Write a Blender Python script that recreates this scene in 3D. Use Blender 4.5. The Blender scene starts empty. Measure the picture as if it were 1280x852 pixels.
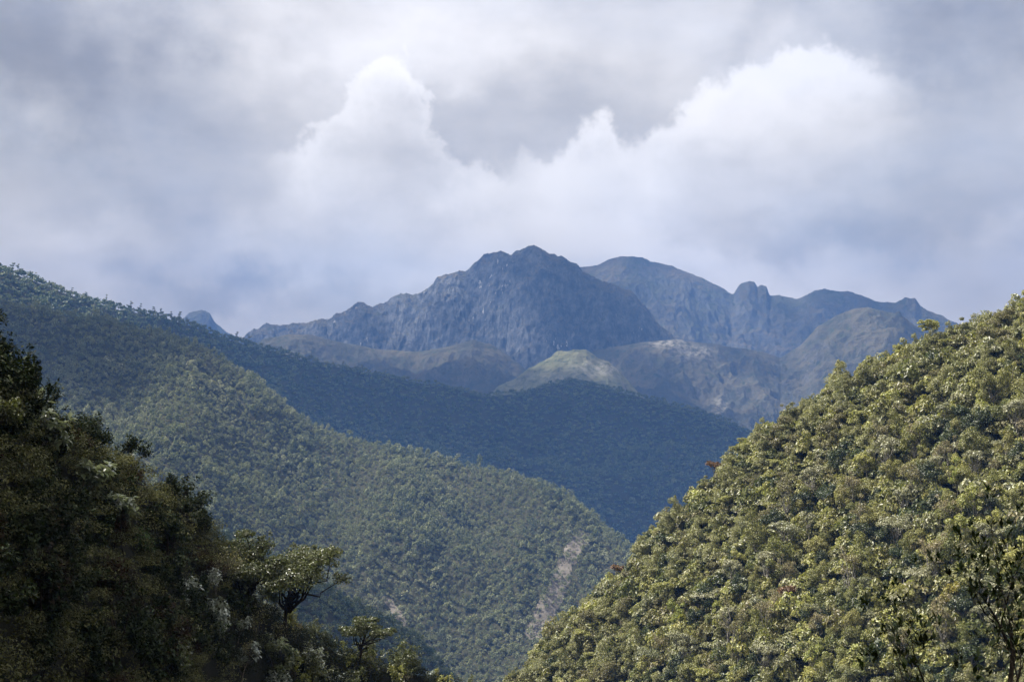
import bpy, math, random
import numpy as np

# ------------------------------------------------------------------ camera, sky, sun, exposure
scene = bpy.context.scene
COL = scene.collection
W0, H0, FOC = 1280.0, 852.0, 50.0 / 36.0 * 1280.0
PITCH = math.atan((560 - 426) / FOC)          # the horizon lies at photo row 560

cam_d = bpy.data.cameras.new("camera")
cam_d.lens = 50; cam_d.sensor_width = 36; cam_d.sensor_fit = 'HORIZONTAL'
cam_d.clip_start = 0.3; cam_d.clip_end = 60000
cam = bpy.data.objects.new("camera", cam_d)
cam.rotation_euler = (math.pi / 2 + PITCH, 0, 0)
COL.objects.link(cam); scene.camera = cam

SUN_DIR = np.array([-0.50, 0.10, 0.86]); SUN_DIR /= np.linalg.norm(SUN_DIR)   # towards the sun
SUN_EL = math.asin(SUN_DIR[2]); SUN_AZ = math.atan2(SUN_DIR[0], SUN_DIR[1])
sun_d = bpy.data.lights.new("sun", 'SUN'); sun_d.energy = 5.0; sun_d.angle = math.radians(0.5)
sun_d.color = (1.0, 0.95, 0.86)
sun = bpy.data.objects.new("sun", sun_d)
sun.rotation_euler = (math.pi / 2 - SUN_EL, 0, math.pi - SUN_AZ); COL.objects.link(sun)

scene.view_settings.view_transform = 'Standard'
scene.view_settings.look = 'None'
scene.view_settings.exposure = 1.14
scene.view_settings.gamma = 1.0
scene.cycles.volume_bounces = 0
scene.cycles.max_bounces = 6
scene.cycles.diffuse_bounces = 2
scene.cycles.transparent_max_bounces = 12
scene.cycles.transmission_bounces = 2
scene.cycles.glossy_bounces = 1

HAZE_DENSITY = 0.95e-4
HAZE_COLOR = (0.17, 0.40, 1.0, 1)


class NT:
    """small helper for writing node trees"""
    def __init__(s, tree):
        s.t = tree; tree.nodes.clear()

    def n(s, kind, **kw):
        nd = s.t.nodes.new(kind)
        for k, v in kw.items(): setattr(nd, k, v)
        return nd

    def put(s, sock, v):
        if isinstance(v, bpy.types.NodeSocket): s.t.links.new(v, sock)
        else: sock.default_value = v

    def m(s, op, a, b=0.0, c=None, clamp=False):
        nd = s.n('ShaderNodeMath', operation=op, use_clamp=clamp)
        s.put(nd.inputs[0], a); s.put(nd.inputs[1], b)
        if c is not None: s.put(nd.inputs[2], c)
        return nd.outputs[0]

    def mix(s, f, a, b, mode='MIX'):
        nd = s.n('ShaderNodeMix', data_type='RGBA', blend_type=mode)
        s.put(nd.inputs[0], f); s.put(nd.inputs[6], a); s.put(nd.inputs[7], b)
        return nd.outputs[2]

    def noise(s, vec, scale, detail=4, rough=0.55, out=0, dist=0.0):
        nd = s.n('ShaderNodeTexNoise'); s.put(nd.inputs['Vector'], vec)
        nd.inputs['Scale'].default_value = scale; nd.inputs['Detail'].default_value = detail
        nd.inputs['Roughness'].default_value = rough; nd.inputs['Distortion'].default_value = dist
        return nd.outputs[out]

    def ramp(s, f, stops, interp='LINEAR'):
        nd = s.n('ShaderNodeValToRGB'); cr = nd.color_ramp; cr.interpolation = interp
        while len(cr.elements) < len(stops): cr.elements.new(0.5)
        for e, (p, c) in zip(cr.elements, stops): e.position = p; e.color = (*c[:3], 1)
        s.put(nd.inputs[0], f)
        return nd.outputs[0]

    def smooth(s, v, lo, hi, to0=0.0, to1=1.0):
        nd = s.n('ShaderNodeMapRange', interpolation_type='SMOOTHSTEP')
        s.put(nd.inputs[0], v); nd.inputs[1].default_value = lo; nd.inputs[2].default_value = hi
        nd.inputs[3].default_value = to0; nd.inputs[4].default_value = to1
        return nd.outputs[0]


def srgb(r, g, b):
    return tuple((c / 255 / 12.92) if c / 255 <= 0.04045 else ((c / 255 + 0.055) / 1.055) ** 2.4 for c in (r, g, b))


def build_sky():
    w = bpy.data.worlds.new("World"); scene.world = w; w.use_nodes = True
    k = NT(w.node_tree)
    tc = k.n('ShaderNodeTexCoord').outputs['Generated']
    sep = k.n('ShaderNodeSeparateXYZ'); k.put(sep.inputs[0], tc)
    x, y, z = sep.outputs
    az = k.m('ARCTAN2', x, y); el = k.m('ARCSINE', z)
    P = k.m('MULTIPLY_ADD', az, 1778.0 * 1.03, 640.0)       # degrees of azimuth and height on one scale
    Q = k.m('MULTIPLY_ADD', el, -1778.0 * 1.03, 560.0)
    warpc = k.n('ShaderNodeSeparateXYZ'); k.put(warpc.inputs[0], k.noise(tc, 7.0, 5, 0.55, 1))
    warpf = k.n('ShaderNodeSeparateXYZ'); k.put(warpf.inputs[0], k.noise(tc, 22.0, 7, 0.6, 1))
    def warp(c, axis, a, b):
        t = k.m('MULTIPLY_ADD', k.m('SUBTRACT', warpc.outputs[axis], 0.5), a, c)
        return k.m('MULTIPLY_ADD', k.m('SUBTRACT', warpf.outputs[axis], 0.5), b, t)
    Pw, Qw = warp(P, 0, 480, 260), warp(Q, 1, 300, 150)
    # broad tones of the overcast: centre, radii, strength
    blobs = [(40, 60, 210, 120, -.40), (430, 10, 260, 90, .20), (240, 200, 170, 60, -.10), (30, 190, 110, 60, .10),
             (640, 110, 130, 90, -.10), (560, 40, 120, 40, .05), (250, 285, 160, 45, -.16), (90, 330, 120, 40, .06), (310, 372, 130, 34, -.30),
             (500, 250, 260, 70, .10), (900, 230, 200, 55, .10), (960, 275, 190, 30, -.13), (1200, 290, 190, 80, -.17), (1240, 30, 130, 100, -.30),
             (1090, 110, 130, 80, .10), (1150, 200, 90, 40, -.06), (800, 310, 400, 40, .10), (560, 340, 200, 40, .04), (700, 345, 900, 75, .10), (1020, 20, 60, 30, -.10), (820, 50, 160, 50, .04),
             (1090, 365, 260, 50, .08)]
    b = 0.62
    for (cx, cy, rx, ry, a) in blobs:
        dx = k.m('DIVIDE', k.m('SUBTRACT', Pw, cx), rx); dy = k.m('DIVIDE', k.m('SUBTRACT', Qw, cy), ry)
        d2 = k.m('ADD', k.m('MULTIPLY', dx, dx), k.m('MULTIPLY', dy, dy))
        b = k.m('MULTIPLY_ADD', k.m('EXPONENT', k.m('MULTIPLY', d2, -0.8)), a, b)
    # overall mottling of the cloud layer, stretched along the horizon
    mp = k.n('ShaderNodeMapping'); mp.inputs['Scale'].default_value = (1, 1, 2.2); k.put(mp.inputs[0], tc)
    b = k.m('MULTIPLY_ADD', k.m('SUBTRACT', k.noise(mp.outputs[0], 5.5, 8, 0.55), 0.5), 0.42, b)
    b = k.m('MULTIPLY_ADD', k.m('SUBTRACT', k.noise(mp.outputs[0], 17, 7, 0.55), 0.5), 0.28, b)
    # cumulus fronts: a top edge and light fading downward behind it
    def front(pts, x0, x1, amp, soft, decay, seed, na, fade):
        fc = k.n('ShaderNodeFloatCurve'); cu = fc.mapping.curves[0]
        Pn = k.m('MULTIPLY_ADD', k.m('SUBTRACT', warpf.outputs[2], 0.5), 70.0, P)
        k.put(fc.inputs[1], k.m('DIVIDE', k.m('SUBTRACT', Pn, x0), x1 - x0, clamp=True))
        pts = [((px - x0) / (x1 - x0), 1 - py / 400.0) for px, py in pts]
        cu.points[0].location = pts[0]; cu.points[1].location = pts[-1]
        for p in pts[1:-1]: cu.points.new(*p)
        fc.mapping.update()
        top = k.m('MULTIPLY', k.m('SUBTRACT', 1.0, fc.outputs[0]), 400.0)
        off = k.n('ShaderNodeMapping'); off.inputs['Location'].default_value = (seed, 0, 0); k.put(off.inputs[0], tc)
        nz = k.m('SUBTRACT', k.noise(off.outputs[0], 30, 9, 0.62), 0.5)
        nz2 = k.m('SUBTRACT', k.noise(off.outputs[0], 12, 4, 0.5), 0.5)
        d = k.m('SUBTRACT', Q, top)
        d = k.m('MULTIPLY_ADD', nz, na, d); d = k.m('MULTIPLY_ADD', nz2, na * .6, d)
        e = k.smooth(d, 0.0, soft)
        f = k.m('EXPONENT', k.m('DIVIDE', k.m('MAXIMUM', d, 0.0), -decay))
        v = k.m('MULTIPLY', e, f)
        mod = k.m('MULTIPLY_ADD', nz2, 1.3, 1.0); v = k.m('MULTIPLY', v, mod)
        ma = k.smooth(P, x0, x0 + fade); mb = k.smooth(P, x1 - fade, x1, 1.0, 0.0)
        return k.m('MULTIPLY', k.m('MULTIPLY', v, k.m('MULTIPLY', ma, mb)), amp)
    b = k.m('ADD', b, front([(560, 200), (600, 186), (640, 168), (690, 158), (722, 146), (745, 122), (768, 120), (792, 148), (815, 156), (832, 134),
                             (855, 118), (885, 98), (920, 86), (950, 74), (1000, 62), (1050, 58), (1110, 80), (1180, 120)], 560, 1180, .52, 32, 80, 3.1, 120, 150))
    b = k.m('ADD', b, front([(310, 200), (335, 172), (375, 146), (412, 124), (440, 100), (466, 80), (492, 66), (510, 76), (524, 108), (538, 140),
                             (556, 168), (600, 185), (660, 200)], 310, 660, .30, 30, 70, 7.7, 200, 60))
    cloud = k.ramp(b, [(0.0, srgb(104, 104, 108)), (0.30, srgb(150, 150, 152)), (0.50, srgb(187, 187, 188)), (0.66, srgb(214, 213, 212)),
                       (0.86, srgb(244, 244, 245)), (1.0, srgb(254, 254, 255))])
    sky = k.n('ShaderNodeTexSky', sky_type='NISHITA'); sky.sun_disc = False
    sky.sun_elevation = SUN_EL; sky.sun_rotation = SUN_AZ; sky.altitude = 2500
    S = 0.10
    # the overcast covers almost all of the sky; a little blue comes through in the thin places
    cl = k.mix(1.0, cloud, (1.05 / S * SKY_GAIN, 1.0 / S * SKY_GAIN, 0.94 / S * SKY_GAIN, 1), 'MULTIPLY')
    low = k.smooth(el, 0.02, 0.20, 1.0, 0.0)
    cl = k.mix(low, cl, k.mix(1.0, cl, (1.24, 1.13, 0.98, 1), 'MULTIPLY'))       # warm gain low down, added to offset the blue haze
    cover = k.smooth(k.noise(mp.outputs[0], 3.0, 6, 0.5), 0.30, 0.52, 0.80, 0.97)
    colr = k.mix(cover, sky.outputs[0], cl)
    bg = k.n('ShaderNodeBackground'); k.put(bg.inputs[0], colr); bg.inputs[1].default_value = S
    out = k.n('ShaderNodeOutputWorld'); k.put(out.inputs[0], bg.outputs[0])


SKY_GAIN = 0.72
build_sky()

# ------------------------------------------------------------------ helpers
RNG = np.random.default_rng(11)


def direction(px, py):
    cx = (np.asarray(px, float) - 640) / FOC; cy = (426 - np.asarray(py, float)) / FOC
    c, s = math.cos(PITCH), math.sin(PITCH)
    return cx, c - cy * s, s + cy * c


def ray_ae(px, py):
    """azimuth and tangent of elevation of a bearing read off the photograph"""
    x, y, z = direction(px, py)
    return np.arctan2(x, y), z / np.hypot(x, y)


def project(x, y, z):
    c, s = math.cos(PITCH), math.sin(PITCH)
    dep = np.maximum(y * c + z * s, 1e-3); up = -y * s + z * c
    return 640 + FOC * x / dep, 426 - FOC * up / dep


_tabs = {}


def vnoise(x, y, seed):
    if seed not in _tabs: _tabs[seed] = np.random.default_rng(seed + 900).random((256, 256)) * 2 - 1
    T = _tabs[seed]
    xi = np.floor(x).astype(int); yi = np.floor(y).astype(int)
    fx = x - xi; fy = y - yi
    fx = fx * fx * fx * (fx * (fx * 6 - 15) + 10); fy = fy * fy * fy * (fy * (fy * 6 - 15) + 10)
    a = T[xi & 255, yi & 255]; b = T[(xi + 1) & 255, yi & 255]; c = T[xi & 255, (yi + 1) & 255]; d = T[(xi + 1) & 255, (yi + 1) & 255]
    return (a * (1 - fx) + b * fx) * (1 - fy) + (c * (1 - fx) + d * fx) * fy


def fbm(x, y, wl, octv=5, seed=0, gain=0.5, ridged=False):
    s = 0.0; amp = 1.0; tot = 0.0
    for o in range(octv):
        ca, sa = math.cos(o * 1.1), math.sin(o * 1.1)
        X = (x * ca - y * sa) / wl + 17.3 * o; Y = (x * sa + y * ca) / wl + 9.1 * o
        v = vnoise(X, Y, seed + o)
        if ridged: v = 1 - 2 * np.abs(v) * 1.4
        s = s + amp * v; tot += amp
        amp *= gain; wl /= 2.03
    return s / tot


def mesh_np(name, verts, faces, mats, smooth=False, attrs=None, mat_idx=None):
    """faces: (n,k) int array, or a list of such arrays"""
    me = bpy.data.meshes.new(name)
    if not isinstance(faces, list): faces = [faces]
    verts = np.ascontiguousarray(verts, dtype=np.float32)
    loops = np.concatenate([f.ravel() for f in faces]).astype(np.int32)
    counts = np.concatenate([np.full(len(f), f.shape[1], np.int32) for f in faces])
    starts = np.concatenate([[0], np.cumsum(counts)[:-1]]).astype(np.int32)
    me.vertices.add(len(verts)); me.vertices.foreach_set("co", verts.ravel())
    me.loops.add(len(loops)); me.loops.foreach_set("vertex_index", loops)
    me.polygons.add(len(counts)); me.polygons.foreach_set("loop_start", starts)
    try: me.polygons.foreach_set("loop_total", counts)
    except Exception: pass
    if smooth: me.polygons.foreach_set("use_smooth", np.ones(len(counts), bool))
    if mat_idx is not None: me.polygons.foreach_set("material_index", mat_idx.astype(np.int32))
    for m in (mats if isinstance(mats, (list, tuple)) else [mats]): me.materials.append(m)
    me.update(calc_edges=True)
    if attrs:
        for an, av in attrs.items():
            at = me.attributes.new(an, 'FLOAT', 'POINT'); at.data.foreach_set("value", np.ascontiguousarray(av, dtype=np.float32))
    return me


def link(name, me, parent=None, loc=(0, 0, 0), **props):
    o = bpy.data.objects.new(name, me); COL.objects.link(o)
    o.location = loc
    if parent is not None: o.parent = parent
    for k_, v in props.items(): o[k_] = v
    return o


# ------------------------------------------------------------------ materials
def foliage_mat(name, cols, rough=0.42, transl=0.28, island=0.45, spec=0.5, pale_under=None):
    """cols: colours a plant may have; each plant takes one (tint), each leaf varies around it"""
    mt = bpy.data.materials.new(name); mt.use_nodes = True
    k = NT(mt.node_tree)
    at = k.n('ShaderNodeAttribute', attribute_name='tint').outputs['Fac']
    rnd = k.n('ShaderNodeObjectInfo').outputs['Random']
    f = k.m('FRACT', k.m('ADD', at, rnd))
    n = len(cols)
    c = k.ramp(f, [(i / (n - 1) if n > 1 else 0, q) for i, q in enumerate(cols)])
    geo = k.n('ShaderNodeNewGeometry')
    ri = geo.outputs['Random Per Island']
    hs = k.n('ShaderNodeHueSaturation'); k.put(hs.inputs['Color'], c)
    k.put(hs.inputs['Value'], k.m('MULTIPLY_ADD', ri, 2 * island, 1 - island))
    k.put(hs.inputs['Hue'], k.m('MULTIPLY_ADD', k.m('FRACT', k.m('MULTIPLY', ri, 7.31)), 0.04, 0.48))
    col = hs.outputs[0]
    if pale_under: col = k.mix(geo.outputs['Backfacing'], col, (*pale_under, 1))
    p = k.n('ShaderNodeBsdfPrincipled'); k.put(p.inputs['Base Color'], col)
    k.put(p.inputs['Roughness'], rough); p.inputs['Specular IOR Level'].default_value = spec
    tr = k.n('ShaderNodeBsdfTranslucent'); k.put(tr.inputs[0], k.mix(1.0, col, (1.15, 1.2, 0.55, 1), 'MULTIPLY'))
    mx = k.n('ShaderNodeMixShader'); mx.inputs[0].default_value = transl
    k.put(mx.inputs[1], p.outputs[0]); k.put(mx.inputs[2], tr.outputs[0])
    o = k.n('ShaderNodeOutputMaterial'); k.put(o.inputs[0], mx.outputs[0])
    return mt


def noise_mat(name, stops, scale, detail=6, rough=0.9, bump=0.0, bscale=None, coord='Object'):
    mt = bpy.data.materials.new(name); mt.use_nodes = True
    k = NT(mt.node_tree)
    tc = k.n('ShaderNodeTexCoord').outputs[coord]
    c = k.ramp(k.noise(tc, scale, detail, 0.62), stops)
    p = k.n('ShaderNodeBsdfPrincipled'); k.put(p.inputs['Base Color'], c); p.inputs['Roughness'].default_value = rough
    p.inputs['Specular IOR Level'].default_value = 0.1
    if bump:
        b = k.n('ShaderNodeBump'); b.inputs['Strength'].default_value = bump; b.inputs['Distance'].default_value = 1.0 / (bscale or scale)
        k.put(b.inputs['Height'], k.noise(tc, bscale or scale, 8, 0.65)); k.put(p.inputs['Normal'], b.outputs[0])
    o = k.n('ShaderNodeOutputMaterial'); k.put(o.inputs[0], p.outputs[0])
    return mt


def mountain_mat(name, rock, rock2, grass, grass2, streak, steep0, steep1, white=0.0, patch=250.0, green=None, terraces=False):
    """bare rock on the steep faces, dry grass on the gentle ones, pale streaks and slabs"""
    mt = bpy.data.materials.new(name); mt.use_nodes = True
    k = NT(mt.node_tree)
    tc = k.n('ShaderNodeTexCoord').outputs['Object']
    geo = k.n('ShaderNodeNewGeometry')
    sn = k.n('ShaderNodeSeparateXYZ'); k.put(sn.inputs[0], geo.outputs['Normal'])
    big = k.noise(tc, 1 / patch, 7, 0.6)
    med = k.noise(tc, 1 / (patch * .22), 7, 0.68)
    st = k.n('ShaderNodeMapping'); st.inputs['Scale'].default_value = (1 / 24.0, 1 / 50.0, 1 / 75.0); k.put(st.inputs[0], tc)
    strk = k.noise(st.outputs[0], 1.0, 5, 0.65)
    r = k.mix(k.smooth(med, 0.35, 0.65), (*rock, 1), (*rock2, 1))
    r = k.mix(k.smooth(strk, 0.44, 0.60, 0.0, streak), r, (*[c * 0.45 for c in rock], 1))
    if white:
        wm = k.m('MULTIPLY', k.smooth(strk, 0.60, 0.66), k.smooth(k.noise(tc, 1 / 420.0, 3, 0.5), 0.50, 0.58))
        r = k.mix(k.m('MULTIPLY', wm, white), r, (0.62, 0.60, 0.56, 1))
    g = k.mix(k.smooth(big, 0.36, 0.64), (*grass, 1), (*grass2, 1))
    g = k.mix(k.smooth(med, 0.52, 0.66, 0, .85), g, (*(green or (0.05, 0.065, 0.035)), 1))
    if terraces:                                 # dark hedge lines along the contours
        ps = k.n('ShaderNodeSeparateXYZ'); k.put(ps.inputs[0], tc)
        wv = k.m('SINE', k.m('MULTIPLY_ADD', big, 16.0, k.m('MULTIPLY', ps.outputs[2], 0.24)))
        g = k.mix(k.m('MULTIPLY', k.smooth(wv, .35, .9, 0, .6), k.smooth(med, .42, .56)), g, (0.06, 0.08, 0.04, 1))
    steep = k.m('MULTIPLY_ADD', k.m('SUBTRACT', med, 0.5), 0.7, sn.outputs[2])
    col = k.mix(k.smooth(steep, steep0, steep1), r, g)
    bare = k.n('ShaderNodeAttribute', attribute_name='bare').outputs['Fac']  # pale overlay, also carries the painted sun patch
    bn = k.m('MULTIPLY', bare, k.smooth(k.noise(tc, 1 / 30.0, 6, 0.7), 0.40, 0.60))
    col = k.mix(bn, col, (0.50, 0.46, 0.38, 1))
    p = k.n('ShaderNodeBsdfPrincipled'); k.put(p.inputs['Base Color'], col); p.inputs['Roughness'].default_value = 0.95
    p.inputs['Specular IOR Level'].default_value = 0.1
    b = k.n('ShaderNodeBump'); b.inputs['Strength'].default_value = 1.0; b.inputs['Distance'].default_value = 26
    k.put(b.inputs['Height'], k.noise(tc, 1 / 45.0, 10, 0.7)); k.put(p.inputs['Normal'], b.outputs[0])
    o = k.n('ShaderNodeOutputMaterial'); k.put(o.inputs[0], p.outputs[0])
    return mt


M = {}
M['slope'] = noise_mat('forest_floor', [(0.3, (0.022, 0.024, 0.012)), (0.55, (0.045, 0.043, 0.022)), (0.75, (0.075, 0.062, 0.036))], 0.25, 8, 0.95, 0.6, 1.2)
M['bark_pale'] = noise_mat('pale_bark', [(0.35, (0.16, 0.14, 0.12)), (0.6, (0.34, 0.32, 0.28)), (0.8, (0.46, 0.44, 0.40))], 3.0, 6, 0.85, 0.4, 9)
M['bark_dark'] = noise_mat('dark_bark', [(0.35, (0.018, 0.014, 0.011)), (0.7, (0.055, 0.044, 0.034))], 6.0, 6, 0.9, 0.5, 20)
M['bark_grey'] = noise_mat('grey_bark', [(0.35, (0.06, 0.05, 0.04)), (0.7, (0.17, 0.15, 0.13))], 5.0, 6, 0.85, 0.4, 14)

# ------------------------------------------------------------------ terrain
class Ridge:
    """a hill or mountain: its crest follows PROF (bearings of the skyline) at distance DIST, the slope falls by DROP in front"""
    def __init__(s, prof, dist, drop, back, noise, veg=0.0, crest_w=60.0, broad=0.0):
        pa, pt = ray_ae([p[0] for p in prof], [p[1] for p in prof]); s.pa, s.pt = pa, pt
        s.da, _ = ray_ae([p[0] for p in dist], [560] * len(dist)); s.dr = np.array([p[1] for p in dist], float)
        s.drop = np.array(drop, float); s.back = back; s.noise = noise; s.veg = veg; s.cw = crest_w; s.sp = None
        if broad:                                # below the crest the small summits merge into broad faces
            s.sa = np.linspace(pa[0], pa[-1], 1200); raw = np.interp(s.sa, pa, pt)
            w = broad / FOC / (s.sa[1] - s.sa[0]); kx = np.arange(-int(3 * w), int(3 * w) + 1)
            ker = np.exp(-.5 * (kx / w) ** 2); ker /= ker.sum()
            s.sp = np.convolve(np.pad(raw, len(kx) // 2, 'edge'), ker, 'valid')[:1200]

    def R(s, a): return np.interp(a, s.da, s.dr)

    def z(s, a, r):
        R = s.R(a); te = np.interp(a, s.pa, s.pt); t = R - r
        if s.sp is not None:
            wq = np.clip(np.maximum(t, 0) / (1.6 * s.cw), 0, 1); wq = wq * wq * (3 - 2 * wq)
            te = te * (1 - wq) + wq * np.minimum(np.interp(a, s.sa, s.sp), te + .012)
        H = R * te - s.veg
        tf = np.maximum(t, 0); c = s.cw * .25
        tf2 = np.sqrt(tf * tf + c * c) - c
        z = H - np.interp(tf2, s.drop[:, 0], s.drop[:, 1]) - s.back * np.maximum(-t, 0)
        x, y = r * np.sin(a), r * np.cos(a)
        env = np.clip(np.abs(t) / s.cw, 0.0, 1.0)
        for fn in s.noise: z = z + fn(x, y, a, r, t, env)
        return z

    def mesh(s, name, a0px, a1px, na, fr, bk, nr, mat, bare=None, **props):
        a0, a1 = ray_ae(a0px, 560)[0], ray_ae(a1px, 560)[0]
        A = np.linspace(a0, a1, na)
        u = np.linspace(0, 1, nr)
        Rc = s.R(A)
        nb = int(nr * .12)
        T = np.concatenate([np.linspace(fr, 0, nr - nb, endpoint=False), np.linspace(0, -bk, nb)])
        AA, TT = np.meshgrid(A, T, indexing='ij')
        RR = Rc[:, None] - TT
        RR = np.maximum(RR, 2.0)
        Z = s.z(AA, RR)
        V = np.stack([RR * np.sin(AA), RR * np.cos(AA), Z], -1).reshape(-1, 3)
        i = np.arange(na * nr).reshape(na, nr)
        F = np.stack([i[:-1, :-1], i[1:, :-1], i[1:, 1:], i[:-1, 1:]], -1).reshape(-1, 4)
        b = bare(V) if bare else np.zeros(len(V))
        me = mesh_np(name, V, F[:, ::-1], mat, smooth=True, attrs={'bare': b})
        # normals upward
        if me.polygons[len(me.polygons) // 2].normal.z < 0: me.flip_normals()
        return link(name, me, kind='structure', **props)


def gauss_px(V, px, py, rx, ry):
    X, Y = project(V[:, 0], V[:, 1], V[:, 2])
    return np.exp(-((X - px) / rx) ** 2 - ((Y - py) / ry) ** 2)


def nz(amp, wl, octv=5, seed=0, ridged=False, base=0.0, gain=0.5):
    return lambda x, y, a, r, t, env: amp * (base + (1 - base) * env) * fbm(x, y, wl, octv, seed, gain, ridged)


def gully(amp, wl_side, wl_along, octv, seed, base=0.0, ref=7900.0):
    """ribs and gullies that run down the slope"""
    def fn(x, y, a, r, t, env):
        sx = a * ref + 60 * fbm(x, y, 300, 3, seed + 50)
        return amp * (base + (1 - base) * env) * fbm(sx / wl_side, t / wl_along, 1.0, octv, seed, 0.55, True)
    return fn


# --- the far massif and its foothills
M['massif'] = mountain_mat('massif_rock', (0.065, 0.07, 0.075), (0.20, 0.20, 0.20), (0.10, 0.095, 0.062), (0.15, 0.125, 0.085), 0.5, 0.62, 0.80, white=0.9)
M['shoulder'] = mountain_mat('shoulder_rock', (0.10, 0.10, 0.095), (0.16, 0.155, 0.14), (0.085, 0.085, 0.055), (0.13, 0.11, 0.075), 0.5, 0.55, 0.75, white=0.25)
M['foothill'] = mountain_mat('foothill_grass', (0.10, 0.095, 0.085), (0.20, 0.19, 0.165), (0.075, 0.074, 0.05), (0.135, 0.118, 0.075), 0.4, 0.40, 0.62, patch=160)
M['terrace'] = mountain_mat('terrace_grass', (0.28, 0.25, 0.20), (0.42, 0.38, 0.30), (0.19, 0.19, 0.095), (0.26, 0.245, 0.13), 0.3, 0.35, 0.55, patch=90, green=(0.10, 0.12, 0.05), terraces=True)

back = Ridge([(-400, 430), (150, 430), (225, 402), (236, 392), (252, 386), (262, 390), (268, 402), (282, 414), (330, 440), (640, 470), (690, 345), (725, 334), (745, 332), (762, 324), (780, 320.5), (802, 321.5),
              (812, 326), (830, 331), (860, 340), (890, 353), (912, 367), (917, 368), (924, 357), (936, 351.5), (943, 353), (947, 359), (951, 356), (958, 357),
              (962, 368), (985, 372), (998, 374), (1018, 364), (1030, 361), (1042, 364), (1060, 365), (1082, 371), (1100, 377), (1120, 379), (1132, 373),
              (1144, 373), (1151, 383), (1180, 396), (1215, 415), (1300, 430), (1700, 440)],
             [(-400, 10500), (300, 10500), (640, 9300), (1280, 9000)], [(0, 0), (400, 340), (1100, 720), (2600, 1150)], 0.6,
             [nz(70, 700, 6, 21, True), nz(24, 160, 6, 31, True, 0.45, .66), nz(11, 50, 5, 35, True, 0.2, .7), gully(24, 200, 420, 6, 41, 0.0), nz(60, 420, 7, 45, True, 0.0, .58)], crest_w=350, broad=26)
back.mesh('mountain', -300, 1500, 1500, 2300, 700, 330, M['shoulder'], label='blue grey rock ridge with rounded summits and a notched tor behind the main peak')

massif = Ridge([(-100, 520), (290, 440), (308, 420), (318, 412), (333, 404), (345, 407), (362, 404), (380, 401), (398, 397), (410, 398), (425, 391), (438, 384), (447, 378), (455, 378),
                (466, 383), (480, 379), (497, 369), (508, 366), (516, 369), (530, 363), (541, 356), (546, 347), (555, 342), (566, 340), (582, 337), (598, 325),
                (608, 317), (620, 315.5), (630, 317), (638, 320), (645, 314), (655, 312), (662, 308), (668, 307), (680, 313), (692, 317), (702, 321), (712, 328),
                (722, 331), (728, 340), (745, 349), (770, 357), (790, 366), (806, 382), (820, 400), (850, 425), (900, 460), (1000, 520), (1300, 560)],
               [(-100, 8600), (300, 8400), (560, 8000), (670, 7700), (760, 7500), (1300, 7500)], [(0, 0), (60, 50), (500, 640), (900, 880), (2000, 1150)], 0.75,
               [nz(90, 620, 6, 1, True), nz(36, 120, 6, 11, True, 0.4, .66), nz(12, 45, 5, 15, True, 0.2, .7), gully(36, 190, 380, 7, 61, 0.05), nz(95, 520, 7, 65, True, 0.0, .56)], crest_w=240, broad=14)
massif.mesh('mountain', 200, 1080, 1500, 1900, 500, 420, M['massif'],
            label='steep blue grey rock massif with streaked cliffs, the highest peak')

foot_far = Ridge([(500, 520), (650, 470), (700, 452), (745, 438), (800, 428), (845, 424), (900, 432), (945, 438), (975, 446), (1000, 432), (1022, 408), (1045, 394), (1068, 386), (1086, 384),
                  (1105, 389), (1122, 392), (1140, 404), (1180, 430), (1400, 470)],
                 [(500, 7000), (800, 6900), (1060, 7200), (1400, 7200)], [(0, 0), (120, 60), (500, 300), (900, 430), (2500, 700)], 0.35,
                 [nz(85, 500, 7, 71, True, 0, .55), nz(22, 120, 5, 75, True, 0.15)], crest_w=160)
foot_far.mesh('foothill', 480, 1330, 900, 2000, 500, 320, M['foothill'],
              bare=lambda V: 0.9 * gauss_px(V, 835, 428, 26, 6) + .75 * gauss_px(V, 868, 440, 26, 7) + .6 * gauss_px(V, 900, 505, 10, 14),  # sun patch painted pale near the crest, plus a pale spot lower
              label='brown grassy foothills under the right-hand summits, with a sun patch painted pale')
foot_mid = Ridge([(200, 470), (300, 440), (330, 424), (360, 418), (390, 419), (420, 427), (470, 436), (520, 440), (560, 434), (590, 424), (615, 430), (640, 448), (665, 468), (720, 500), (900, 560)],
                 [(200, 6800), (900, 6500)], [(0, 0), (300, 130), (900, 330), (2500, 700)], 0.4,
                 [nz(80, 430, 7, 81, True, 0, .55), nz(22, 110, 5, 85, True, 0.15)], crest_w=150)
foot_mid.mesh('foothill', 180, 860, 750, 1500, 400, 260, M['foothill'], label='low brown hills at the foot of the highest cliffs')
foot_near = Ridge([(560, 560), (600, 505), (622, 484), (645, 473), (662, 460), (682, 452), (698, 441), (716, 438), (733, 439), (748, 449), (760, 453), (776, 468), (792, 486), (812, 505), (850, 540), (900, 580)],
                  [(560, 5400), (900, 5400)], [(0, 0), (100, 40), (500, 230), (1500, 600)], 0.5,
                  [nz(26, 260, 5, 91, True, 0.0, .45), nz(9, 70, 4, 95, True, 0.35),
                   lambda x, y, a, r, t, env: 5.0 * np.abs(np.sin(t / 26.0 + 2.0 * fbm(x, y, 220, 3, 5)))], crest_w=90)
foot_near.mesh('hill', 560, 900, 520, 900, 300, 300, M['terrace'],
               bare=lambda V: 1.0 * gauss_px(V, 752, 460, 34, 9) + .4 * gauss_px(V, 700, 472, 60, 5), label='sunlit yellow green terraced hill below the main peak')  # two pale bands mixed over the hill colour

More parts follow.
